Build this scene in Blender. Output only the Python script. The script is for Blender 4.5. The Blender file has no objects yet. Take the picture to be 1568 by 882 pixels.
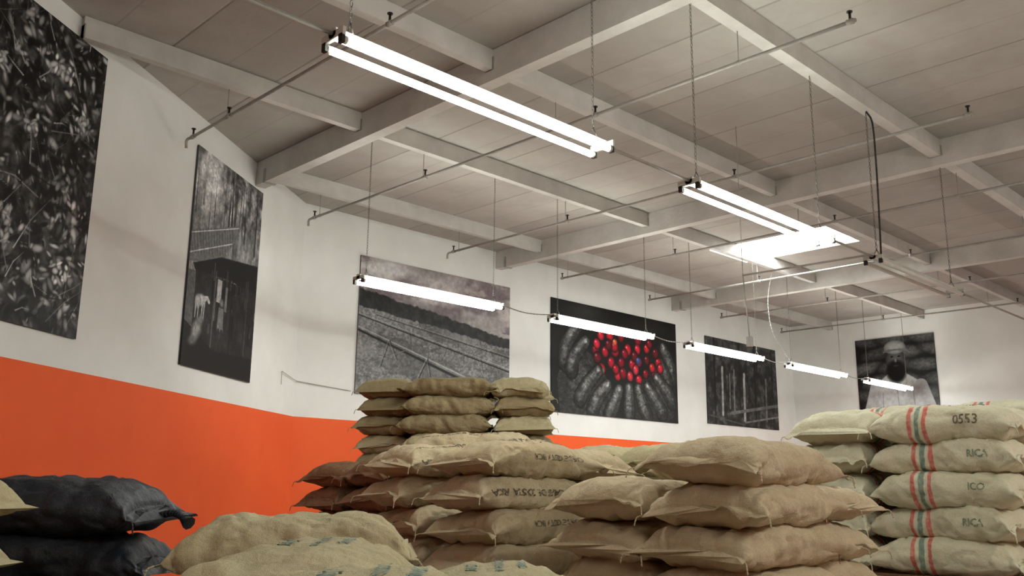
import bpy, bmesh, math, random
import numpy as np
from mathutils import Vector, Matrix, noise, Euler
random.seed(7)
scene = bpy.context.scene
scene.view_settings.view_transform = 'Standard'
COL = scene.collection

# ------------------------------------------------------------------ helpers
def link(o, parent=None):
    COL.objects.link(o)
    if parent: o.parent = parent
    return o
def s2l(c):
    return tuple(((x/12.92) if x<=0.04045 else ((x+0.055)/1.055)**2.4) for x in c)
def rgb(r,g,b): return s2l((r/255,g/255,b/255))+(1,)

class MB:
    def __init__(s): s.v=[]; s.f=[]; s.m=[]; s.sm=[]
    def face(s,idx,mat=0,smooth=False): s.f.append(idx); s.m.append(mat); s.sm.append(smooth)
    def box(s,lo,hi,mat=0):
        b=len(s.v); x0,y0,z0=lo; x1,y1,z1=hi
        s.v += [(x0,y0,z0),(x1,y0,z0),(x1,y1,z0),(x0,y1,z0),(x0,y0,z1),(x1,y0,z1),(x1,y1,z1),(x0,y1,z1)]
        for q in ((0,3,2,1),(4,5,6,7),(0,1,5,4),(1,2,6,5),(2,3,7,6),(3,0,4,7)):
            s.face([b+i for i in q],mat)
    def cyl(s,p0,p1,r,n=10,mat=0,r1=None):
        p0=Vector(p0);p1=Vector(p1); r1=r if r1 is None else r1
        d=(p1-p0).normalized(); a=d.orthogonal().normalized(); c=d.cross(a)
        b=len(s.v)
        for p,rr in ((p0,r),(p1,r1)):
            for i in range(n):
                t=2*math.pi*i/n; s.v.append(tuple(p+(a*math.cos(t)+c*math.sin(t))*rr))
        for i in range(n):
            j=(i+1)%n; s.face([b+i,b+j,b+n+j,b+n+i],mat,True)
        s.face([b+i for i in range(n)][::-1],mat); s.face([b+n+i for i in range(n)],mat)
    def tube(s,pts,r,n=8,mat=0):
        for a,b in zip(pts[:-1],pts[1:]): s.cyl(a,b,r,n,mat)
    def mesh(s,name,mats):
        me=bpy.data.meshes.new(name); me.from_pydata(s.v,[],s.f)
        for m in mats: me.materials.append(m)
        me.polygons.foreach_set('material_index',s.m)
        me.polygons.foreach_set('use_smooth',s.sm); me.update(); return me
    def obj(s,name,mats,parent=None,loc=(0,0,0)):
        o=bpy.data.objects.new(name,s.mesh(name,mats)); o.location=loc
        return link(o,parent)

def spline(pts,n=14):
    P=[Vector(p) for p in pts]; P=[P[0]*2-P[1]]+P+[P[-1]*2-P[-2]]; out=[]
    for i in range(1,len(P)-2):
        for k in range(n):
            t=k/n; a,b,c,d=P[i-1],P[i],P[i+1],P[i+2]
            out.append(0.5*((2*b)+(c-a)*t+(2*a-5*b+4*c-d)*t*t+(3*b-a-3*c+d)*t**3))
    out.append(P[-2]); return out

# ---------------------------------------------------------------- materials
def newmat(name):
    m=bpy.data.materials.new(name); m.use_nodes=True
    nt=m.node_tree; b=nt.nodes['Principled BSDF']; return m,nt,b
def N(nt,t,**k):
    n=nt.nodes.new(t)
    for a,v in k.items(): setattr(n,a,v)
    return n
def mixc(nt,fac,a,b,blend='MIX'):
    n=N(nt,'ShaderNodeMix',data_type='RGBA',blend_type=blend)
    for sock,val in ((n.inputs[0],fac),(n.inputs[6],a),(n.inputs[7],b)):
        if isinstance(val,bpy.types.NodeSocket): nt.links.new(val,sock)
        else: sock.default_value=val
    return n.outputs[2]
def mth(nt,op,a,b=0.0,c=None):
    n=N(nt,'ShaderNodeMath',operation=op)
    for i,val in enumerate((a,b) if c is None else (a,b,c)):
        if isinstance(val,bpy.types.NodeSocket): nt.links.new(val,n.inputs[i])
        else: n.inputs[i].default_value=val
    return n.outputs[0]
def nz(nt,vec,scale,detail=4,rough=.6):
    n=N(nt,'ShaderNodeTexNoise'); n.inputs['Scale'].default_value=scale
    n.inputs['Detail'].default_value=detail; n.inputs['Roughness'].default_value=rough
    nt.links.new(vec,n.inputs['Vector']); return n.outputs[0]
def mapr(nt,v,a,b,c,d):
    n=N(nt,'ShaderNodeMapRange'); nt.links.new(v,n.inputs[0])
    for i,x in enumerate((a,b,c,d)): n.inputs[i+1].default_value=x
    return n.outputs[0]
def bump(nt,b,h,strength,dist):
    n=N(nt,'ShaderNodeBump'); n.inputs['Strength'].default_value=strength; n.inputs['Distance'].default_value=dist
    nt.links.new(h,n.inputs['Height']); nt.links.new(n.outputs[0],b.inputs['Normal'])
def objco(nt): return N(nt,'ShaderNodeTexCoord').outputs['Object']

def mat_noise(name,c1,c2,scale=3,rough=.8,bs=.2,bd=.01,bscale=60,metal=0):
    m,nt,b=newmat(name); v=objco(nt)
    f=mapr(nt,nz(nt,v,scale),.3,.7,0,1)
    nt.links.new(mixc(nt,f,c1,c2),b.inputs['Base Color'])
    b.inputs['Roughness'].default_value=rough; b.inputs['Metallic'].default_value=metal
    if bs: bump(nt,b,nz(nt,v,bscale,2),bs,bd)
    return m
M_white=mat_noise('wall_paint_white',rgb(218,218,214),rgb(229,229,226),1.2,.85,.15,.004,40)
M_orange=mat_noise('wall_paint_orange',rgb(228,84,22),rgb(234,92,28),1.0,.7,.1,.004,40)
M_floor=mat_noise('concrete_floor',rgb(165,162,156),rgb(186,183,177),1.5,.6,.2,.005,25)
M_beam=mat_noise('painted_timber',rgb(176,173,167),rgb(198,195,189),2.2,.8,.4,.012,18)
M_pipe=mat_noise('painted_steel_pipe',rgb(138,134,127),rgb(162,158,151),6,.5,0)
M_fix=mat_noise('enamelled_steel',rgb(185,188,182),rgb(205,208,200),6,.4,0)
M_dark=mat_noise('dark_metal',rgb(40,38,36),rgb(60,56,52),9,.5,0,metal=.6)
M_black=mat_noise('black_rubber',rgb(22,22,22),rgb(32,32,32),9,.6,0)
M_chain=mat_noise('galvanised_chain',rgb(84,80,74),rgb(108,104,98),9,.5,0,metal=.3)
M_cable=mat_noise('white_cable',rgb(150,148,142),rgb(166,164,158),9,.5,0)
M_wood=mat_noise('pallet_wood',rgb(92,66,42),rgb(128,96,64),5,.85,.4,.005,30)

def deckmat():
    m,nt,b=newmat('plywood_deck'); v=objco(nt)
    sp=N(nt,'ShaderNodeSeparateXYZ'); nt.links.new(v,sp.inputs[0])
    px=mth(nt,'DIVIDE',mth(nt,'ADD',sp.outputs[0],100.07),1.22)
    py=mth(nt,'DIVIDE',mth(nt,'ADD',sp.outputs[1],95.0),2.42)
    cmb=N(nt,'ShaderNodeCombineXYZ'); nt.links.new(mth(nt,'FLOOR',px),cmb.inputs[0]); nt.links.new(mth(nt,'FLOOR',py),cmb.inputs[1])
    wn=N(nt,'ShaderNodeTexWhiteNoise'); nt.links.new(cmb.outputs[0],wn.inputs[0])
    base=mixc(nt,wn.outputs[0],rgb(157,151,144),rgb(173,168,161))
    f=mapr(nt,nz(nt,v,1.6,7),.35,.7,0,1)
    base=mixc(nt,mth(nt,'MULTIPLY',f,.45),base,rgb(138,131,123))
    fr=mth(nt,'FRACT',px); d=mth(nt,'MINIMUM',fr,mth(nt,'SUBTRACT',1.0,fr))
    line=mapr(nt,d,0.005,0.014,1,0)
    fr2=mth(nt,'FRACT',mth(nt,'MULTIPLY',px,2.0)); d2=mth(nt,'MINIMUM',fr2,mth(nt,'SUBTRACT',1.0,fr2))
    line2=mth(nt,'MULTIPLY',mapr(nt,d2,0.01,0.03,1,0),.3)
    ln=mth(nt,'MAXIMUM',line,line2)
    base=mixc(nt,mth(nt,'MULTIPLY',ln,.4),base,rgb(92,86,78))
    nt.links.new(base,b.inputs['Base Color']); b.inputs['Roughness'].default_value=.9
    bump(nt,b,mth(nt,'SUBTRACT',nz(nt,v,7,4),ln),.5,.015)
    return m
M_deck=deckmat()

def emis(name,col,st):
    m=bpy.data.materials.new(name); m.use_nodes=True; nt=m.node_tree; nt.nodes.clear()
    e=N(nt,'ShaderNodeEmission'); o=N(nt,'ShaderNodeOutputMaterial')
    e.inputs[0].default_value=col; e.inputs[1].default_value=st
    nt.links.new(e.outputs[0],o.inputs[0]); return m
M_tube=emis('fluorescent_tube_lit',(.96,1,.93,1),56)
M_tubeoff=mat_noise('fluorescent_tube_unlit',rgb(200,200,196),rgb(215,215,210),5,.3,0)
M_sky=emis('skylight_daylight',(.97,1,.99,1),26)

def burlap(name,c1,c2,c3,stripes=False,rough=.95,plastic=False):
    m,nt,b=newmat(name); v=objco(nt)
    oi=N(nt,'ShaderNodeObjectInfo')
    addv=N(nt,'ShaderNodeVectorMath',operation='ADD'); nt.links.new(v,addv.inputs[0])
    mul=mth(nt,'MULTIPLY',oi.outputs['Random'],40.0)
    cb=N(nt,'ShaderNodeCombineXYZ'); nt.links.new(mul,cb.inputs[0]); nt.links.new(mul,cb.inputs[2]); nt.links.new(cb.outputs[0],addv.inputs[1])
    vv=addv.outputs[0]
    f=mapr(nt,nz(nt,vv,4.5,5),.32,.68,0,1)
    col=mixc(nt,f,c1,c2)
    f2=mapr(nt,nz(nt,vv,160,2,.7),.35,.65,0,1)
    col=mixc(nt,mth(nt,'MULTIPLY',f2,.32),col,c3)
    for sc in ((10,240,10),(240,10,40)):
        mp=N(nt,'ShaderNodeMapping'); mp.inputs['Scale'].default_value=sc; nt.links.new(vv,mp.inputs[0])
        t=mapr(nt,nz(nt,mp.outputs[0],1.0,2),.4,.7,0,1); col=mixc(nt,mth(nt,'MULTIPLY',t,.3),col,c3)
    col=mixc(nt,mth(nt,'MULTIPLY',oi.outputs['Random'],.4),col,c3)
    sp=N(nt,'ShaderNodeSeparateXYZ'); nt.links.new(v,sp.inputs[0])
    if stripes:
        wob=mth(nt,'MULTIPLY',mth(nt,'SUBTRACT',nz(nt,v,6,2),.5),.03)
        x=mth(nt,'ADD',sp.outputs[0],wob)
        fade=mapr(nt,nz(nt,vv,35,3),.3,.6,.6,1)
        for c,w,cc in ((-.185,.011,rgb(200,88,84)),(-.13,.014,rgb(96,128,118)),(-.075,.011,rgb(200,88,84))):
            dd=mth(nt,'ABSOLUTE',mth(nt,'SUBTRACT',x,c+.0))
            k=mapr(nt,dd,w,w+.006,1,0)
            col=mixc(nt,mth(nt,'MULTIPLY',mth(nt,'MULTIPLY',k,fade),.9),col,cc)
    nt.links.new(col,b.inputs['Base Color']); b.inputs['Roughness'].default_value=rough
    b.inputs['Specular IOR Level'].default_value=.35 if plastic else .12
    h=mth(nt,'ADD',mth(nt,'MULTIPLY',nz(nt,vv,260,1),.5),mth(nt,'MULTIPLY',nz(nt,vv,13,3,.5),4.0))
    bump(nt,b,h,.65,.009)
    return m
B_tan=burlap('burlap_tan',rgb(194,178,148),rgb(210,195,168),rgb(166,148,116))
B_gold=burlap('burlap_gold',rgb(192,182,148),rgb(208,199,168),rgb(164,151,114))
B_olive=burlap('burlap_olive',rgb(164,150,116),rgb(182,169,134),rgb(132,117,84))
B_red=burlap('burlap_redbrown',rgb(138,106,80),rgb(160,126,98),rgb(108,80,58))
B_pale=burlap('burlap_pale_striped',rgb(214,209,184),rgb(228,224,202),rgb(188,181,152),True)
B_blk=burlap('woven_plastic_black',rgb(36,39,46),rgb(50,54,62),rgb(26,28,33),False,.5,True)
M_ink=mat_noise('printed_ink_dark',rgb(84,76,62),rgb(126,114,92),40,.9,0)
M_inkg=mat_noise('printed_ink_green',rgb(92,114,98),rgb(134,146,120),40,.9,0)
M_inkt=mat_noise('printed_ink_teal',rgb(92,124,124),rgb(136,154,142),40,.9,0)

# ---------------------------------------------------------------- camera
EYE=Vector((0,0,1.5)); HEAD=math.radians(45.5); PIT=math.radians(12.45); ROLL=math.radians(.55)
fw=Vector((math.cos(HEAD),math.sin(HEAD),0)); rt=Vector((math.sin(HEAD),-math.cos(HEAD),0)); up=Vector((0,0,1))
F=fw*math.cos(PIT)+up*math.sin(PIT); U0=-fw*math.sin(PIT)+up*math.cos(PIT)
Uc=U0*math.cos(ROLL)-rt*math.sin(ROLL); Rc=rt*math.cos(ROLL)+U0*math.sin(ROLL)
cam=bpy.data.cameras.new('camera'); cam.lens=36*1390/1568; cam.sensor_width=36
co=bpy.data.objects.new('camera',cam); link(co)
mw=Matrix((Rc,Uc,-F)).transposed().to_4x4(); mw.translation=EYE; co.matrix_world=mw
scene.camera=co
def FR(f,r): p=fw*f+rt*r; return (p.x,p.y)
RYAW=-44.5   # yaw of things that face the aisle

# ---------------------------------------------------------------- room shell
YB=12.6; XC=7.6; XF=23.5; ZD=6.06; ZO=2.57
dd=Vector((.8,.6)); CN=Vector((XC,YB))
def dg(s): p=CN-dd*s; return (p.x,p.y)
SL=14.0
A=dg(SL)            # far end of the angled wall
def wall(name,p,q,th=.15,n=None):
    p=Vector(p);q=Vector(q); d=(q-p).normalized(); nn=Vector((-d.y,d.x)) if n is None else Vector(n)
    m=MB()
    for z0,z1,mi in ((0,ZO,1),(ZO,ZD+.1,0)):
        b=len(m.v)
        for z in (z0,z1):
            for pt in (p,q,q+nn*th,p+nn*th): m.v.append((pt.x,pt.y,z))
        for f in ((0,1,5,4),(1,2,6,5),(2,3,7,6),(3,0,4,7),(0,3,2,1),(4,5,6,7)): m.face([b+i for i in f],mi)
    return m.obj(name,[M_white,M_orange])
wall('wall_back',(XC,YB),(XF,YB),n=(0,1))
wall('wall_left',A,(XC,YB),n=(-.6,.8))
wall('wall_right',(XF,YB+.15),(XF,-5),n=(1,0))
wall('wall_front',(A[0]-.15,-5),(XF+.15,-5),n=(0,-1))
wall('wall_side',(A[0],A[1]+.1),(A[0],-5),n=(-1,0))
m=MB(); m.box((A[0]-.2,-5.2,-.1),(XF+.2,YB+.2,0)); m.obj('floor',[M_floor])
SX0,SX1,SY0,SY1=14.7,16.05,7.1,9.5
m=MB()
def deck(x0,x1,y0,y1): m.box((x0,y0,ZD),(x1,y1,ZD+.06))
deck(A[0]-.2,SX0,-5.2,YB+.2); deck(SX1,XF+.2,-5.2,YB+.2); deck(SX0,SX1,-5.2,SY0); deck(SX0,SX1,SY1,YB+.2)
m.obj('ceiling',[M_deck])
m=MB()
m.box((SX0-.05,SY0-.05,ZD+.061),(SX0+.0,SY1+.05,ZD+.3),1); m.box((SX1,SY0-.05,ZD+.061),(SX1+.05,SY1+.05,ZD+.3),1)
m.box((SX0,SY0-.05,ZD+.061),(SX1,SY0,ZD+.3),1); m.box((SX0,SY1,ZD+.061),(SX1,SY1+.05,ZD+.3),1)
m.box((SX0,SY0,ZD+.08),(SX1,SY1,ZD+.10),0)
m.obj('window_1',[M_sky,M_white])

# beams + purlins
ZB=5.71; ZP=5.83
bx=[.35,6.15,12.0,17.85]
for x in bx:
    yend=YB if x+.1>XC else (YB-(XC-x)*.75-.04)
    m=MB(); m.box((x-.08,-4.98,ZB),(x+.08,yend,ZD-.002)); 
    m.box((x-.09,yend-.3,ZB-.01),(x+.09,yend-.24,ZB+.2),1)
    m.obj('ceiling_beam',[M_beam,M_pipe])
PY=[-3.2,-.75,1.7,4.17,6.55,8.93,11.4]
xs=[A[0]]+bx+[XF]
for y in PY:
    xl=A[0]
    ylim=(y-YB)/.75+XC
    m=MB()
    for a,b in zip(xs[:-1],xs[1:]):
        a2=max(a+.082,ylim+.03); b2=b-.082 if b!=XF else b-.01
        if b2-a2<.3: continue
        hw=.07 if y==4.17 else .05
        m.box((a2,y-hw,ZP),(b2,y+hw,ZD-.002))
        for xx in (a2,b2-.012): m.box((xx,y-hw-.02,ZP),(xx+.012,y+hw+.02,ZP+.14),1)
    m.obj('ceiling_purlin',[M_beam,M_pipe])

# sprinkler pipes
ZS=5.5
for k,x in enumerate([4.35,7.15,9.95,12.75,15.55,18.35,21.15]):
    y1=min(11.6,YB-max(0,(XC-x))*.75-.35); m=MB()
    m.cyl((x,3.05,ZS),(x,y1,ZS),.018,10,0)
    ys=[3.1,6.0,8.93,y1-.02]
    for yy in ys:
        if yy>y1: continue
        m.cyl((x,yy-.03,ZS),(x,yy+.03,ZS),.027,10,0)
        m.cyl((x,yy,ZS),(x,yy,ZS+.09),.012,8,1); m.cyl((x,yy,ZS+.09),(x,yy,ZS+.10),.026,10,1)
    for yy in (4.17,6.55,8.93,11.4):
        if yy<y1: 
            m.cyl((x,yy+.04,ZS),(x,yy+.04,ZP-.001),.005,6,0); m.cyl((x,yy+.025,ZS),(x,yy+.055,ZS),.023,10,0)
    if k<3:
        m.tube(spline([(x,y1,ZS),(x-.02,y1+.1,ZS-.02),(x,y1+.14,ZS-.1)],5),.018,8,0)
    m.obj('sprinkler_pipe',[M_pipe,M_dark])

# ---------------------------------------------------------------- fluorescent fixtures
def chain_mesh(L):
    m=MB(); pitch=.034; n=int(L/pitch)
    for i in range(n):
        z=i*pitch; rot=(i%2)*math.pi/2; b=len(m.v); K=8;J=4
        for a in range(K):
            t=2*math.pi*a/K; cx=math.cos(t)*.009; cz=math.sin(t)*.02
            for j in range(J):
                p=2*math.pi*j/J; rr=.0028
                x=cx+math.cos(t)*math.cos(p)*rr; zz=cz+math.sin(t)*math.cos(p)*rr; y=math.sin(p)*rr
                m.v.append((x*math.cos(rot)-y*math.sin(rot),x*math.sin(rot)+y*math.cos(rot),z+zz))
        for a in range(K):
            for j in range(J):
                m.face([b+a*J+j,b+((a+1)%K)*J+j,b+((a+1)%K)*J+(j+1)%J,b+a*J+(j+1)%J],0,True)
    return m.mesh('hanging_chain',[M_chain])
ZL=4.0
CH={}
def fixture(x,y,lit=True,n_ch=2,chz=ZP):
    e=bpy.data.objects.new('fluorescent_light_fixture',None); e.location=(x,y,ZL); link(e)
    L=2.44; m=MB()
    b=len(m.v)   # narrow strip channel above and between the two bare tubes
    prof=[(-.02,.03),(.02,.03),(.036,.045),(.036,.085),(.03,.092),(-.03,.092),(-.036,.085),(-.036,.045)]
    for xx in (0,L):
        for (py,pz) in prof: m.v.append((xx,py,pz))
    n=len(prof)
    for i in range(n): m.face([b+i,b+(i+1)%n,b+n+(i+1)%n,b+n+i],0)
    m.face([b+i for i in range(n)],0); m.face([b+n+i for i in range(n)][::-1],0)
    for xx in (.0,L-.022):
        m.box((xx,-.11,.02),(xx+.022,.11,.07),0)
        for s in (-1,1):
            m.box((xx,s*.085-.02,-.024),(xx+.022,s*.085+.02,.03),2)
    for xx in (.12,L-.12):
        m.cyl((xx,-.035,.09),(xx,0,.17),.004,6,1); m.cyl((xx,.035,.09),(xx,0,.17),.004,6,1)
    m.obj('housing',[M_fix,M_chain,M_dark],e)
    t=MB()
    for s in (-1,1):
        t.cyl((.045,s*.085,0),(L-.045,s*.085,0),.024,12,0)
        for xx in (.02,L-.045): t.cyl((xx,s*.085,0),(xx+.025,s*.085,0),.0245,12,1)
    t.obj('tubes',[M_tube if lit else M_tubeoff,M_fix],e)
    cl=chz-ZL-.16
    key=round(cl,2)
    if key not in CH: CH[key]=chain_mesh(cl)
    for xx in (.12,L-.12):
        c=bpy.data.objects.new('chain',CH[key]); c.location=(xx,0,.16); link(c,e)
    return e
FX={}
for x in (2.62,6.18,9.72): FX[(1,x)]=fixture(x,4.17,lit=(x<9))
for x in [6.35,9.9,13.45,17.0,20.55]: FX[(2,x)]=fixture(x,9.2,True,chz=ZD)
for x in [-.9,2.65,6.2,9.75,13.3,16.85]: fixture(x,-.8,True)
def part(m,name,mats,par):   # geometry given in room coordinates, owned by a fixture
    return m.obj(name,mats,par,loc=tuple(-par.location))
r1=[(-3,2.62),(5.06,6.18),(8.62,9.72),(12.16,15.5)]
for (a,b),key in zip(r1,((1,2.62),(1,6.18),(1,9.72),(1,9.72))):
    m=MB(); m.cyl((a,4.17,4.06),(b,4.17,4.06),.014,8); part(m,'conduit',[M_pipe],FX[key])
for a,k in ((8.79,9.9),(12.34,13.45),(15.89,17.0),(19.44,20.55)):
    m=MB(); m.tube(spline([(a,9.2,4.07),(a+.55,9.2,4.02),(a+1.12,9.2,4.07)],8),.008,6); part(m,'cable',[M_cable],FX[(2,k)])
m=MB(); m.cyl((9.7,4.2,4.08),(9.62,5.75,4.08),.012,8); m.cyl((9.62,5.75,4.1),(9.62,5.75,ZP+.2),.005,6); m.cyl((9.62,5.75,4.1),(9.66,5.72,3.3),.007,6)
m.box((9.63,5.69,3.2),(9.69,5.75,3.32)); part(m,'drop_cord',[M_cable],FX[(1,9.72)])
m=MB(); m.tube(spline([(9.86,4.17,5.83),(9.72,4.05,5.6),(9.66,4.02,5.1),(9.7,4.05,4.5),(9.95,4.17,4.09)],10),.011,8)
part(m,'power_cable',[M_black],FX[(1,9.72)])
m=MB(); m.tube(spline([(16.6,9.2,6.05),(16.4,9.25,5.3),(16.45,9.2,4.6),(17.1,9.2,4.09)],10),.007,8); part(m,'power_cable',[M_cable],FX[(2,17.0)])
m=MB(); p=dg(.62); q=dg(.0)
m.tube([(p[0]+.02,p[1]-.03,3.0),(p[0]+.02,p[1]-.03,3.2),(q[0],q[1]-.04,3.12),(8.65,YB-.02,3.05)],.006,6)
m.obj('wall_cable',[M_cable])

# ---------------------------------------------------------------- posters
def vn(W,H,cx,cy,seed):
    r=np.random.RandomState(seed); g=r.rand(int(cy)+2,int(cx)+2)
    X=np.linspace(0,cx,W,endpoint=False); Y=np.linspace(0,cy,H,endpoint=False)
    xi=X.astype(int); yi=Y.astype(int); fx=X-xi; fy=Y-yi; fx=fx*fx*(3-2*fx); fy=fy*fy*(3-2*fy)
    a=g[np.ix_(yi,xi)];b=g[np.ix_(yi,xi+1)];c=g[np.ix_(yi+1,xi)];d=g[np.ix_(yi+1,xi+1)]
    FX_=fx[None,:];FY=fy[:,None]
    return (a*(1-FX_)+b*FX_)*(1-FY)+(c*(1-FX_)+d*FX_)*FY
def fbm(W,H,cx,cy,seed,o=5):
    s=0;a=.5;t=0
    for k in range(o):
        if cx*2**k>W: break
        s=s+a*vn(W,H,cx*2**k,cy*2**k,seed+k); t+=a; a*=.55
    return s/t
class Pic:
    def __init__(s,w,h,res):
        s.W=int(w*res); s.H=int(h*res); s.a=w/h
        s.S,s.T=np.meshgrid(np.linspace(0,1,s.W),np.linspace(0,1,s.H))
        s.im=np.zeros((s.H,s.W,3))
    def blend(s,mask,col):
        mask=np.clip(mask,0,1)[...,None]; col=np.asarray(col,float)
        if col.ndim==0: col=np.array([col]*3)
        if col.ndim==2: col=col[...,None]*np.ones(3)
        s.im=s.im*(1-mask)+col*mask
    def win(s,cx,cy,r):
        x0=max(0,int((cx-r/s.a)*s.W)-2); x1=min(s.W,int((cx+r/s.a)*s.W)+3)
        y0=max(0,int((cy-r)*s.H)-2); y1=min(s.H,int((cy+r)*s.H)+3); return (slice(y0,y1),slice(x0,x1)) if x1>x0 and y1>y0 else None
    def ell(s,cx,cy,rx,ry,ang,col,soft=.12,shade=0,hl=None,hs=.06):
        w_=s.win(cx,cy,max(rx,ry)*1.05)
        if w_ is None: return
        x=(s.S[w_]-cx)*s.a; y=s.T[w_]-cy; c,n=math.cos(ang),math.sin(ang)
        u=(x*c+y*n)/rx; v=(-x*n+y*c)/ry; d=np.sqrt(u*u+v*v)
        mask=np.clip((1-d)/soft,0,1)[...,None]
        col=np.array(col,float) if not np.isscalar(col) else np.array([col]*3,float)
        cc=col[None,None,:]*(1-shade*np.clip(d,0,1)[...,None]**2)
        if hl is not None:
            g=np.exp(-((((x/rx)+.3)**2+((y/ry)-.35)**2)/hs))[...,None]; cc=cc+g*hl
        s.im[w_]=s.im[w_]*(1-mask)+cc*mask
    def line(s,x0,y0,x1,y1,w,col,w1=None,soft=.003):
        w1=w if w1 is None else w1
        px=(s.S-x0)*s.a; py=s.T-y0; dx=(x1-x0)*s.a; dy=y1-y0; L=dx*dx+dy*dy+1e-9
        t=np.clip((px*dx+py*dy)/L,0,1); d=np.hypot(px-t*dx,py-t*dy); ww=w+(w1-w)*t
        s.blend((ww-d)/soft,col)
    def poly(s,pts,col,soft=.004):
        ins=np.zeros(s.S.shape,bool); n=len(pts)
        for i in range(n):
            x0,y0=pts[i];x1,y1=pts[(i+1)%n]
            c=((y0>s.T)!=(y1>s.T))&(s.S<(x1-x0)*(s.T-y0)/((y1-y0)+1e-9)+x0); ins^=c
        s.blend(ins.astype(float),col)
def poster(name,pic,w,h,origin,dirx,nrm):
    H,W=pic.H,pic.W; o=Vector(origin); dx=Vector(dirx); n=Vector(nrm); uz=Vector((0,0,1))
    me=bpy.data.meshes.new(name)
    S,T=np.meshgrid(np.linspace(0,w,W),np.linspace(0,h,H))
    P=np.array(o+n*.03)[None,None,:]+S[...,None]*np.array(dx)+T[...,None]*np.array(uz)
    V=P.reshape(-1,3); idx=np.arange(H*W).reshape(H,W)
    q=np.stack([idx[:-1,:-1],idx[:-1,1:],idx[1:,1:],idx[1:,:-1]],-1).reshape(-1,4)
    back=[o+n*.004,o+n*.004+dx*w,o+n*.004+dx*w+uz*h,o+n*.004+uz*h]; B=H*W
    V=np.vstack([V,np.array([list(b) for b in back])])
    c=[idx[0,0],idx[0,-1],idx[-1,-1],idx[-1,0]]
    faces=q.tolist()+[[int(c[i]),B+i,B+(i+1)%4,int(c[(i+1)%4])] for i in range(4)]
    me.from_pydata(V.tolist(),[],faces)
    at=me.color_attributes.new('print','FLOAT_COLOR','POINT')
    im=np.clip(pic.im,0,1)**2.2; C=np.ones((B+4,4)); C[:B,:3]=im.reshape(-1,3); C[B:,:3]=.02
    at.data.foreach_set('color',C.ravel()); me.materials.append(M_print); me.update()
    return link(bpy.data.objects.new(name,me))
M_print,nt,b=newmat('printed_canvas')
a=N(nt,'ShaderNodeAttribute',attribute_name='print'); nt.links.new(a.outputs['Color'],b.inputs['Base Color']); b.inputs['Roughness'].default_value=.5
b.inputs['Specular IOR Level'].default_value=.25
H0=2.5
R=random.Random(3)
# -- poster 1: dense coffee plant foliage, black and white
w,h=3.75,2.95; p=Pic(w,h,125)
p.im[:]=(.06+.6*np.clip(fbm(p.W,p.H,30,24,1)-.3,0,1)**1.2)[...,None]
for i in range(2300):
    x,y=R.random(),R.random(); L=R.uniform(.008,.038); an=R.uniform(0,6.28); br=R.choice([.04,.06,.16,.26,.36,.46,.56,.66])
    p.ell(x,y,L,L*R.uniform(.25,.6),an,br,.5,.8)
for i in range(220):
    x,y=R.random(),R.random(); an=R.uniform(0,3.14); L=R.uniform(.03,.13); c=R.choice([.04,.45,.6,.72]); ww=R.choice([.0014,.002,.0035])
    x1,y1=x+math.cos(an)*L/p.a,y+math.sin(an)*L; b2=an+R.uniform(-.6,.6)
    p.line(x,y,x1,y1,ww,c,ww*.8); p.line(x1,y1,x1+math.cos(b2)*L/p.a,y1+math.sin(b2)*L,ww*.8,c,ww*.4)
for cx,cy in ((.83,.86),(.74,.62),(.88,.48),(.7,.3),(.9,.2),(.62,.15),(.6,.75),(.93,.7)):
    for k in range(16):
        p.ell(cx+R.gauss(0,.022),cy+R.gauss(0,.028),R.uniform(.01,.026),R.uniform(.006,.014),R.uniform(0,6),R.uniform(.5,.88),.4,.7)
p.im*=np.clip(.35+1.5*fbm(p.W,p.H,7,6,9)**1.2,0,1.3)[...,None]
s0=2.26*H0
pt=dg(s0+w); poster('leaf_photo_poster',p,w,h,(pt[0],pt[1],1.5+.55*H0),(.8,.6,0),(.6,-.8,0))
# -- poster 2: farm yard: trees, drying rails, dark shed, pale animal
w,h=.775*H0,1.105*H0; p=Pic(w,h,140)
tr=fbm(p.W,p.H,24,5,20); p.im[:]=(.24+.5*tr**1.5)[...,None]
p.blend(np.clip((p.T-.62)*6,0,1)*.95,.08+.9*fbm(p.W,p.H,14,18,24)**1.4)
for i in range(22):
    x=R.random(); p.line(x,R.uniform(.6,.75),x+R.uniform(-.03,.03),1,R.uniform(.003,.010),R.uniform(.05,.3),.002)
p.blend(np.exp(-((p.S-.22)**2+(p.T-.9)**2/1.5)/.02)*.7*(.5+fbm(p.W,p.H,20,26,26)),.9)
p.poly([(0,.6),(.62,.74),(.66,.7),(.4,.52),(0,.46)],.36)
for k in range(16): x=.03+.037*k; p.line(x,.5+.006*k,x-.04,.6+.008*k,.003,.14)
p.line(0,.59,.64,.735,.004,.7); p.line(0,.5,.56,.64,.004,.7)
p.poly([(.05,.46),(.42,.55),(1,.60),(1,.42),(.62,.46),(.1,.42)],.05)
p.line(.05,.46,.42,.55,.003,.35); p.line(.42,.55,1,.6,.003,.3); p.line(.0,.42,.62,.46,.005,.3)
p.poly([(.1,.44),(1,.46),(1,0),(0,0),(0,.2)],.05+.16*fbm(p.W,p.H,14,20,30))
for k in range(34):
    x=R.uniform(.3,1); y=R.uniform(.14,.45); ww=R.uniform(.008,.03); hh=R.uniform(.02,.12); c=R.choice([.02,.03,.05,.25,.36,.18])
    p.poly([(x,y),(x+ww,y+.004),(x+ww,y+hh),(x,y+hh)],c)
for x0,x1,y0,y1,c in ((.4,.46,.33,.44,.6),(.52,.55,.3,.42,.4)): p.poly([(x0,y0),(x1,y0),(x1,y1),(x0,y1)],c)
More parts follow.
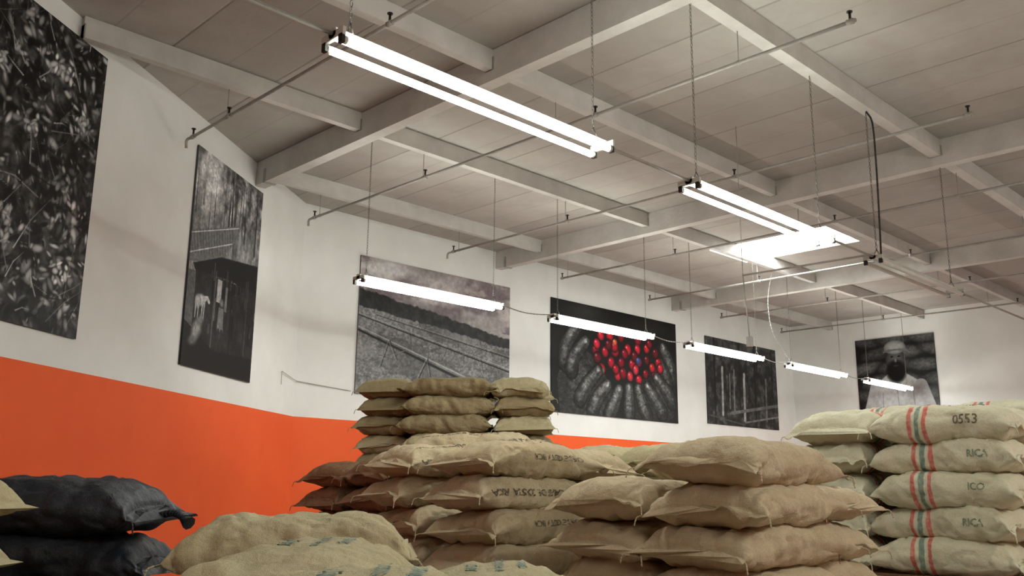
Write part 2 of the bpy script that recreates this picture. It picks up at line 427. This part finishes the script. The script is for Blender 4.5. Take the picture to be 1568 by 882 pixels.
p.ell(.475,.335,.022,.026,0,.42,.3,.5); p.poly([(.44,.31),(.51,.31),(.52,.2),(.43,.2)],.38); p.line(.455,.2,.45,.1,.014,.15); p.line(.5,.2,.505,.1,.014,.15)
p.line(.36,.1,.37,.47,.006,.3); p.line(.62,.1,.62,.5,.007,.03); p.line(.85,.05,.86,.5,.007,.22)
p.poly([(0,.14),(.1,.14),(.1,.42),(0,.42)],.3)
p.poly([(0,0),(1,0),(1,.12),(.4,.10),(0,.2)],.06)
p.ell(.19,.31,.055,.034,.15,.7,.35,.5); p.ell(.15,.3,.035,.04,0,.62,.4,.5)
p.line(.23,.32,.275,.33,.015,.66,.011); p.ell(.29,.32,.022,.012,-.7,.66,.3)
for lx in (.13,.165,.215,.24): p.line(lx,.3,lx-.004,.225,.009,.55,.005)
p.ell(.16,.17,.07,.05,.9,.5,.6); p.ell(.12,.12,.05,.03,.2,.35,.6); p.ell(.2,.22,.05,.03,.4,.4,.7)
p.im*=(.8+.6*fbm(p.W,p.H,60,90,35))[...,None]
pt=dg(1.455*H0); poster('farmyard_photo_poster',p,w,h,(pt[0],pt[1],1.5+.56*H0),(.8,.6,0),(.6,-.8,0))
# -- poster 3: drying beds under a cloudy sky
w,h=1.43*H0,.95*H0; p=Pic(w,h,110)
cl=fbm(p.W,p.H,5,6,41); sky=.5+.42*np.clip(cl-.2,0,1)
p.im[:]=np.stack([sky*1.02,sky*.97,sky*.97],-1)
p.blend(np.exp(-((p.S-.12)**2/.03+(p.T-.93)**2/.006))*.9,.85)
p.blend(np.clip((fbm(p.W,p.H,4,5,47)-.5)*6,0,.8)*(p.T>.6),(.42,.37,.385))
p.blend(np.clip((fbm(p.W,p.H,7,9,49)-.62)*8,0,.5)*(p.T>.6),(.75,.71,.69))
hor=.74-.2*p.S+.03*fbm(p.W,p.H,30,1,50)+.02*vn(p.W,p.H,60,1,3)
p.blend((hor-p.T)/.01,.10+.16*fbm(p.W,p.H,40,20,52))
ed=hor-.13+.05*p.S-p.T
p.blend(ed/.008,(.32+.34*fbm(p.W,p.H,110,90,53)))
p.blend((ed>0)*.4*(fbm(p.W,p.H,4,8,58)>.5),.26)
p.blend((ed>0)*np.clip((fbm(p.W,p.H,3,6,59)-.5)*5,0,.5),.56)
for (a0,b0,a1,b1,wd) in ((-.05,.50,1.05,.06,.008),(.0,.575,1.05,.30,.0045),(.1,.59,1.05,.41,.003)):
    p.line(a0,b0-wd*3,a1,b1-wd*5,wd*1.2,.15,wd*1.8); p.line(a0,b0,a1,b1,wd*.7,.66,wd)
for (x,y,dx,dy,ww) in ((.18,.41,-.05,-.2,.004),(.18,.41,.05,-.14,.004),(.42,.31,-.08,-.22,.005),(.42,.31,.03,-.2,.004),(.68,.2,-.06,-.2,.006),(.3,.5,.01,-.1,.003),(.55,.43,-.04,-.12,.003),(.78,.37,.02,-.12,.0035),(.42,.37,.0,-.09,.003),(.66,.40,.0,-.1,.003)):
    p.line(x+.01,y,x+dx+.01,y+dy,ww,.13); p.line(x,y,x+dx,y+dy,ww*.7,.62)
p.line(.42,.31,.8,.42,.003,.5); p.line(.0,.18,.3,.36,.004,.5)
p.im*=(.8+.3*fbm(p.W,p.H,60,40,61))[...,None]
poster('drying_beds_photo_poster',p,w,h,(3.49*H0,YB,1.5+.605*H0),(1,0,0),(0,-1,0))
# -- poster 4: cupped hands with coffee cherries
w,h=1.75*H0,.945*H0; p=Pic(w,h,110)
p.im[:]=(.05+.05*fbm(p.W,p.H,8,6,60))[...,None]*np.array([1,1,1])
p.blend(np.exp(-((p.S-.25)**2/.02+(p.T-.93)**2/.01))*.35,.4); p.blend(np.exp(-((p.S-.75)**2/.03+(p.T-.9)**2/.01))*.2,.35)
tx=np.clip(.4+1.0*fbm(p.W,p.H,45,34,66),.3,1.2); tx2=(.75+.5*vn(p.W,p.H,120,90,67))
def paint(fn):
    before=p.im.copy(); fn(); d=np.abs(p.im-before).sum(-1)>.01; p.im[d]*=(tx*tx2)[d][:,None]
def finger(pts,r0,r1,c):
    def go():
        pp=spline([(x,y,0) for x,y in pts],12); n=len(pp)
        for k,q in enumerate(pp):                       # dark outline first
            t=k/(n-1); r=r0+(r1-r0)*t; p.ell(q.x,q.y,r*1.1,r*1.1,0,.035,.25)
        for k,q in enumerate(pp):
            t=k/(n-1); r=r0+(r1-r0)*t
            r*=1+.12*math.exp(-((t-.4)/.09)**2)+.08*math.exp(-((t-.75)/.07)**2)
            w_=p.win(q.x,q.y,r)
            p.ell(q.x,q.y,r,r*.95,0,c*.45*(.7+.4*t),.3,.2)
        for k,q in enumerate(pp):                       # lit upper ridge
            t=k/(n-1); r=(r0+(r1-r0)*t)*.6; kn=1+.35*math.exp(-((t-.4)/.08)**2)+.3*math.exp(-((t-.75)/.07)**2)
            p.ell(q.x-.006,q.y+.012,r,r,0,c*.8*kn*(.75+.3*t),.9,.3)
        e=pp[-1]; an=math.atan2(pp[-1].y-pp[-4].y,(pp[-1].x-pp[-4].x)*p.a)
        p.ell(e.x,e.y+.006,r1*.5,r1*.36,an,min(1,c*1.25),.3,.3)
        for tt in (.42,.46,.77,.81):
            i=int(tt*(n-1)); q=pp[i]; q0=pp[i-1]; dx=(q.x-q0.x)*p.a; dy=q.y-q0.y; l=math.hypot(dx,dy)+1e-6
            p.line(q.x-dy/l*r0*.6/p.a,q.y+dx/l*r0*.6,q.x+dy/l*r0*.6/p.a,q.y-dx/l*r0*.6,.003,c*.25)
    paint(go)
# palms: cupped from both sides
paint(lambda: (p.poly([(.06,.0),(.04,.3),(.08,.5),(.2,.62),(.34,.5),(.42,.3),(.5,.16),(.44,.0)],.2),
               p.ell(.2,.3,.22,.26,-.6,.32,.7,.7),
               p.poly([(.96,.06),(.98,.34),(.94,.52),(.86,.6),(.76,.5),(.64,.3),(.54,.16),(.6,.0),(.9,.0)],.17),
               p.ell(.85,.32,.2,.24,.6,.28,.7,.7)))
for f in (((.09,.44),(.11,.62),(.195,.8)),((.14,.38),(.16,.5),(.245,.66)),((.95,.42),(.94,.56),(.88,.73)),((.91,.32),(.91,.44),(.845,.57))): finger(f,.088,.066,.55)
ch=[]
for row,(y,x0,x1,n) in enumerate(((.75,.34,.74,5),(.68,.29,.80,7),(.60,.31,.82,7),(.52,.33,.82,7),(.45,.38,.8,6),(.40,.46,.64,3))):
    for k in range(n): ch.append((x0+(x1-x0)*(k+.3*(row%2))/(n-1)+R.uniform(-.022,.022),y+R.uniform(-.03,.03)))
R.shuffle(ch)
for (x,y) in ch:
    c=R.choice([(.86,.14,.24),(.72,.07,.18),(.9,.22,.30),(.56,.05,.15),(.8,.12,.18),(.42,.05,.12)])
    rr_=R.uniform(.054,.066)
    p.ell(x,y,rr_*1.1,rr_*1.02,R.uniform(0,3),(.06,.01,.02),.25); p.ell(x,y,rr_*.98,rr_*.9,R.uniform(0,3),c,.2,.75,hl=.45,hs=.03)
p.ell(.66,.56,.045,.04,.6,(.25,.32,.55),.3,.6,hl=.3); p.ell(.37,.42,.03,.03,0,(.55,.55,.45),.3,.6,hl=.3); p.ell(.47,.7,.04,.036,0,(.88,.4,.25),.3,.6,hl=.3)
for f in (((.2,.14),(.26,.28),(.34,.41)),((.29,.04),(.335,.17),(.41,.29)),((.42,.02),(.46,.13),(.50,.26)),((.58,.02),(.58,.14),(.58,.29)),((.73,.03),(.69,.15),(.655,.29)),((.86,.08),(.8,.21),(.735,.32)),((.95,.2),(.9,.31),(.815,.42))): finger(f,.088,.064,.58)
poster('coffee_cherries_photo_poster',p,w,h,(5.4*H0,YB,1.5+.61*H0),(1,0,0),(0,-1,0))
# -- poster 5: forest & posts
w,h=1.36*H0,.87*H0; p=Pic(w,h,80)
p.im[:]=(.06+.45*fbm(p.W,p.H,26,16,70)**1.9)[...,None]
p.blend(np.clip((p.T-.7)*4,0,1)*.6,.08+.7*fbm(p.W,p.H,22,14,75)**1.5)
for x,y0,y1,ww,c in ((.2,.12,.66,.022,.6),(.3,.2,.6,.013,.45),(.36,.18,.66,.013,.5),(.5,.08,.62,.025,.62),(.66,.0,1,.018,.06),(.82,.1,.6,.02,.4),(.1,.0,1,.02,.07),(.44,.2,1,.012,.08),(.92,.2,1,.014,.08)):
    p.line(x,y0,x+.01,y1,ww,c)
p.line(.3,.14,1,.3,.02,.4); p.line(.5,.05,1,.16,.012,.45); p.line(.0,.1,.5,.02,.01,.3)
p.im*=(.65+.6*fbm(p.W,p.H,40,30,77))[...,None]
poster('forest_photo_poster',p,w,h,(7.65*H0,YB,1.5+.64*H0),(1,0,0),(0,-1,0))
# -- poster 6: farmer portrait
w,h=.82*H0,.96*H0; p=Pic(w,h,100)
p.im[:]=.1
for k in range(7):
    for j in range(3): p.ell(.12+.38*j+(k%2)*.15,.08+.15*k,.24,.085,R.uniform(-.25,.25),R.uniform(.3,.42),.3,.75)
p.im*=(.6+.6*fbm(p.W,p.H,50,60,82))[...,None]
p.poly([(.22,.0),(.2,.3),(.24,.5),(.4,.6),(.62,.6),(.8,.5),(.84,.3),(.82,.0)],.66)
p.line(.24,.46,.14,.22,.07,.64,.06); p.line(.8,.46,.9,.22,.07,.62,.06); p.line(.11,.2,.16,.0,.04,.28,.03); p.line(.93,.2,.9,.0,.04,.26,.03)
p.line(.5,.56,.52,0,.004,.4); p.line(.3,.05,.32,.4,.005,.48); p.line(.72,.05,.7,.4,.005,.48)
p.ell(.51,.62,.08,.10,0,.2,.2); p.ell(.51,.745,.115,.14,0,.34,.15,.5)
p.ell(.51,.625,.125,.14,0,.06,.3); p.ell(.51,.685,.035,.012,0,.2,.3)
p.ell(.465,.785,.02,.01,0,.06,.3); p.ell(.555,.785,.02,.01,0,.06,.3); p.ell(.51,.745,.016,.03,0,.42,.4)
p.ell(.51,.885,.125,.08,0,.62,.12,.4); p.poly([(.35,.83),(.38,.87),(.64,.87),(.68,.83),(.51,.85)],.4)
p.im*=(.85+.25*fbm(p.W,p.H,30,30,88))[...,None]
poster('farmer_portrait_poster',p,w,h,(XF,4.29*H0,1.5+.62*H0),(0,-1,0),(-1,0,0))

# ---------------------------------------------------------------- sacks
def sg(x): return -1. if x<0 else 1.
class Sack:
    def __init__(s,seed,L=.95,W=.62,T=.245): s.sd=seed*13.7; s.L=L;s.W=W;s.T=T
    def dims(s,u):
        au=min(1,abs(u)); th=s.T/2*math.sqrt(max(0,1-au**4.4))+.004; w=s.W/2*(.93+.09*au**6); return au,th,w
    def pos(s,u,ph,ext=0):
        au,th,w=s.dims(u); c,n=math.cos(ph),math.sin(ph)
        y=w*sg(c)*abs(c)**.66; z=th*sg(n)*abs(n)**.68; yy=y/w
        x=u*s.L/2*(1-.05*(1-yy*yy)*au**3)
        sd=s.sd
        nl=noise.noise((x*3.2+sd,y*3.2,z*3.2))*.036+noise.noise((x*8+sd,y*8,z*8+5))*.022
        wr=noise.noise((x*6+sd,y*20,3.1+n))*.050*au**2.2*(1-au**10)
        sw=noise.noise((x*15+sd,z*9,7.7))*.026*abs(yy)**3
        r1=noise.noise((x*4+sd,y*5+x*4,9.)); fold=-math.exp(-(r1/.06)**2)*.014*(1-au**6)
        r2=noise.noise((x*7-y*5+sd,y*4,z*5+4.)); fold2=-math.exp(-(r2/.06)**2)*.016
        r3=noise.noise((x*5+y*4+sd,z*9,y*3+2.)); fold2-=math.exp(-(r3/.05)**2)*.010*abs(yy)**2
        seam=.011*math.exp(-(n/.10)**2) if abs(c)>.5 else 0
        y+=c*(nl+sw+seam+fold2)
        z+=n*(nl*.7+wr+fold+fold2*.6)
        x+=u*au**3*abs(yy)**4*.03
        z-=.035*au**6*abs(yy)**2
        if ext:
            x+=sg(u)*ext; z+=noise.noise((y*16+sd,x*3,1.3))*1.2*ext-ext*.35; y*=1.015
            x+=noise.noise((y*9+sd,2,2))*.014
        return Vector((x,y,z))
def text_verts(body,size):
    cu=bpy.data.curves.new('t','FONT'); cu.body=body; cu.size=size; cu.align_x='CENTER'; cu.align_y='CENTER'; cu.resolution_u=2; cu.offset=.0010
    o=bpy.data.objects.new('t',cu); COL.objects.link(o); bpy.context.view_layer.update()
    dg_=bpy.context.evaluated_depsgraph_get(); me=bpy.data.meshes.new_from_object(o.evaluated_get(dg_))
    bm=bmesh.new(); bm.from_mesh(me); bmesh.ops.triangulate(bm,faces=bm.faces)
    for _ in range(3):
        ed=[e for e in bm.edges if e.calc_length()>.014]
        if not ed: break
        bmesh.ops.subdivide_edges(bm,edges=ed,cuts=1); bmesh.ops.triangulate(bm,faces=bm.faces)
    vs=[v.co.copy() for v in bm.verts]; bm.verts.index_update(); fs=[[v.index for v in f.verts] for f in bm.faces]
    bm.free(); bpy.data.objects.remove(o); bpy.data.meshes.remove(me); return vs,fs
TC={}
def sack_mesh(seed,texts=(),L=.95,W=.62,T=.245,tail=False):
    S=Sack(seed,L,W,T); m=MB(); NU=64; NP=72
    us=[math.sin(math.pi/2*(-1+2*i/NU)) for i in range(NU+1)]
    rings=[(-1,.035),(-1,.016)]+[(u,0) for u in us]+[(1,.016),(1,.035)]
    for (u,e) in rings:
        for j in range(NP): m.v.append(tuple(S.pos(u,2*math.pi*j/NP,e)))
    for i in range(len(rings)-1):
        for j in range(NP):
            k=(j+1)%NP; m.face([i*NP+j,(i+1)*NP+j,(i+1)*NP+k,i*NP+k],0,True)
    m.face([j for j in range(NP)],0); b=(len(rings)-1)*NP; m.face([b+j for j in range(NP)][::-1],0)
    for (sx,sy) in ((1,-1),(-1,1),(-1,-1)):
        c=S.pos(sx*1.0,0 if sy>0 else math.pi,.02)
        pts=[c,c+Vector((sx*.02,sy*.02,-.01)),c+Vector((sx*.03,sy*.03,-.05))]
        m.tube(spline(pts,3),.0035,5,0)
    if tail:
        c=S.pos(1,0.0,.0)*.5+S.pos(1,math.pi,.0)*.5
        m.tube(spline([c-Vector((.03,0,0)),c+Vector((.06,-.02,.02)),c+Vector((.12,-.04,0))],5),.016,8,0)
        m.cyl(c+Vector((.11,-.04,0)),c+Vector((.15,-.06,-.02)),.012,8,0,r1=.03)
    for (body,size,where,cx,cy,rot,mi) in texts:
        if (body,size) not in TC: TC[(body,size)]=text_verts(body,size)
        vs,fs=TC[(body,size)]; b=len(m.v); cr,sr=math.cos(rot),math.sin(rot)
        for v in vs:
            x=cx+v.x*cr-v.y*sr; y=cy+v.x*sr+v.y*cr; u=max(-.97,min(.97,x/(L/2))); au,th,w=S.dims(u)
            if where=='side':
                q=max(-.98,min(.98,y/th)); s_=sg(q)*abs(q)**(1/.68); ph=math.pi-math.asin(s_); P=S.pos(u,ph)+Vector((0,-.004,.0005))
            else:
                q=max(-.98,min(.98,y/w)); c_=sg(q)*abs(q)**(1/.66); ph=math.acos(c_); P=S.pos(u,ph)+Vector((0,0,.0035))
            m.v.append(tuple(P))
        for f in fs: m.face([b+i for i in f],mi,True)
    return m.mesh('sack',[B_tan,M_ink,M_inkg,M_inkt])
pi=math.pi
plain=[sack_mesh(i) for i in range(1,8)]
txt=[sack_mesh(20,[('CAFE DE COSTA RICA',.06,'side',-.1,0.0,pi,1),('CAFE DE COSTA RICA',.06,'top',-.1,-.2,pi,1)]),
     sack_mesh(21,[('CAFE DE COSTA RICA',.065,'top',0,-.16,pi,1),('CAFE DE COSTA RICA',.05,'side',.1,.02,pi,1)]),
     sack_mesh(22,[('CAFE DE COSTA RICA',.055,'top',-.36,0,-pi/2,1),('EUROPREP SHB',.05,'top',-.1,.0,pi,1)])]
green=[sack_mesh(30,[('ROYAL',.10,'top',0,.12,0,2),('COFFEE - COSTA RICA',.055,'top',0,.02,0,2),('69 KG NET',.05,'top',0,-.07,0,2)]),
       sack_mesh(31,[('ROYAL',.055,'top',0.1,.1,pi,3),('COSTA RICA',.045,'top',.1,-.0,pi,3),('TARRAZU',.04,'top',.1,-.08,pi,3)])]
strp=[sack_mesh(40,[('0553',.085,'side',.2,.02,0,1),('COSTA RICA',.07,'top',.1,-.12,0,2)]),
      sack_mesh(42,[('ICO',.06,'side',.24,.02,0,2)]),sack_mesh(43,[('SHB EP',.055,'side',.2,.0,0,1)]),sack_mesh(44,[('RICA',.06,'side',.25,.01,0,2)]),sack_mesh(45)]
blk=[sack_mesh(50,tail=True),sack_mesh(51,tail=True),sack_mesh(52,tail=True)]

def pallet_mesh(w,d):
    m=MB(); n=7
    for i in range(n):
        x=i*(w-.1)/(n-1); m.box((x,0,.115),(x+.1,d,.135))
        if i%3==0: m.box((x,0,0),(x+.1,d,.018))
    for j in range(3):
        y=j*(d-.045)/2; m.box((0,y,.019),(w,y+.045,.114))
    return m.mesh('pallet',[M_wood])
def stack(name,ox,oy,yaw,layout,n,pitch,mat,meshes,top=None,jit=.025,tiers=None,w=1.5,d=1.2,seed=1,sc=(1,1,1),extra=(),pitch2=None):
    rr=random.Random(seed); e=bpy.data.objects.new(name,None); e.location=(ox,oy,0); e.rotation_euler=(0,0,math.radians(yaw)); link(e)
    pm=pallet_mesh(w,d)
    def pal(z):
        o=bpy.data.objects.new('pallet',pm); o.location=(0,0,z); link(o,e)
    pal(0); z=.137
    for i in range(n):
        if tiers and i==tiers:
            pal(z+.002); z+=.14
            if pitch2: pitch=pitch2
        lay=layout
        if i==n-1 and top is not None: lay=top
        for (cx,cy,r) in lay:
            ki=rr.randrange(len(meshes)); me=meshes[ki]; o=bpy.data.objects.new('sack',me); link(o,e)
            o.location=(cx+rr.uniform(-jit,jit),cy+rr.uniform(-jit,jit),z+pitch/2)
            o.rotation_euler=(math.radians(rr.uniform(-1.8,1.8)),math.radians(rr.uniform(-1.8,1.8)),math.radians(r+rr.uniform(-5,5)))
            s=pitch/.205; o.scale=(sc[0],sc[1],s*sc[2])
            mm=mat if not isinstance(mat,list) else mat[rr.randrange(len(mat))]
            o.material_slots[0].link='OBJECT'; o.material_slots[0].material=mm
        z+=pitch
    for (cx,cy,r,dz) in extra:
        o=bpy.data.objects.new('sack',meshes[0]); link(o,e); o.location=(cx,cy,z+pitch/2+dz); o.rotation_euler=(.03,-.04,math.radians(r)); o.scale=(sc[0],sc[1],.9)
        o.material_slots[0].link='OBJECT'; o.material_slots[0].material=mat if not isinstance(mat,list) else mat[0]
    return e
# centre stack
stack('coffee_sack_stack',3.88,4.04,0,[(.46,.31,0),(.45,1.0,-7),(1.26,.66,90)],8,.205,B_tan,txt*2+plain[:3],seed=2,extra=[(1.0,1.35,-40,-.06)])
# front right stack
stack('coffee_sack_stack',3.74,2.23,0,[(.46,.31,0),(.46,.94,0),(1.26,.62,90)],8,.2,B_tan,plain+txt[:1],top=[(.46,.32,0),(1.28,.85,90)],seed=5)
# striped stacks, two tiers
stack('striped_sack_stack',6.79,2.12,0,[(.31,.47,-90),(.95,.47,-90),(1.59,.47,-90),(.47,1.27,0),(1.43,1.27,0)],8,.216,B_pale,strp,tiers=3,w=1.9,d=1.58,seed=11,pitch2=.236)
stack('striped_sack_stack',9.0,2.4,0,[(.31,.47,-90),(.31,1.43,-90),(1.1,.31,0),(1.1,.95,0),(1.1,1.58,0)],9,.226,B_pale,strp,tiers=5,w=1.5,d=1.9,seed=12)
# stack behind, between the two front stacks
stack('coffee_sack_stack',5.75,4.0,0,[(.46,.31,0),(.46,.94,0),(1.26,.62,90)],8,.212,B_gold,green+plain[:2],seed=14)
# tall stack near back wall
x,y=FR(9.6,-1.14)
stack('tall_coffee_sack_stack',x,y,RYAW,[(.475,.31,0),(.475,.94,0),(1.28,.5,90),(-.2,.8,90)],12,.198,[B_olive,B_olive,B_gold],plain,tiers=6,w=1.55,d=1.2,seed=21)
stack('brown_sack_stack',4.5,5.95,0,[(.46,.31,0),(.46,.9,0),(1.26,.62,90)],8,.195,B_red,plain,seed=22)
# low foreground stacks
x,y=FR(3.3,-1.24)
stack('low_coffee_sack_stack',x,y,RYAW,[(.40,.33,3)],6,.206,B_gold,plain[:3],w=.82,d=.65,seed=31,sc=(.86,1,1))
x,y=FR(1.2,-.86)
stack('low_coffee_sack_stack',x,y,RYAW,[(.30,1.48,90),(.6,.48,90)],6,.195,B_gold,[green[1]],w=.9,d=1.95,seed=32,jit=.01,sc=(1,.9,1))
x,y=FR(2.2,-.30)
stack('low_coffee_sack_stack',x,y,RYAW,[(.27,.46,90)],6,.185,B_gold,[green[1]],w=.52,d=.85,seed=33,sc=(.9,.8,1),jit=.005)
x,y=FR(3.65,-2.42)
stack('black_sack_stack',x,y,RYAW,[(.475,.31,0)],7,.195,B_blk,blk,w=.95,d=.62,seed=41)
x,y=FR(2.7,-2.71)
stack('coffee_sack_stack',x,y,RYAW,[(.475,.31,0)],7,.202,B_gold,plain,w=.95,d=.6,seed=43)

# world
wd=bpy.data.worlds.new('world'); scene.world=wd; wd.use_nodes=True
wd.node_tree.nodes['Background'].inputs[0].default_value=(.5,.55,.6,1); wd.node_tree.nodes['Background'].inputs[1].default_value=.3
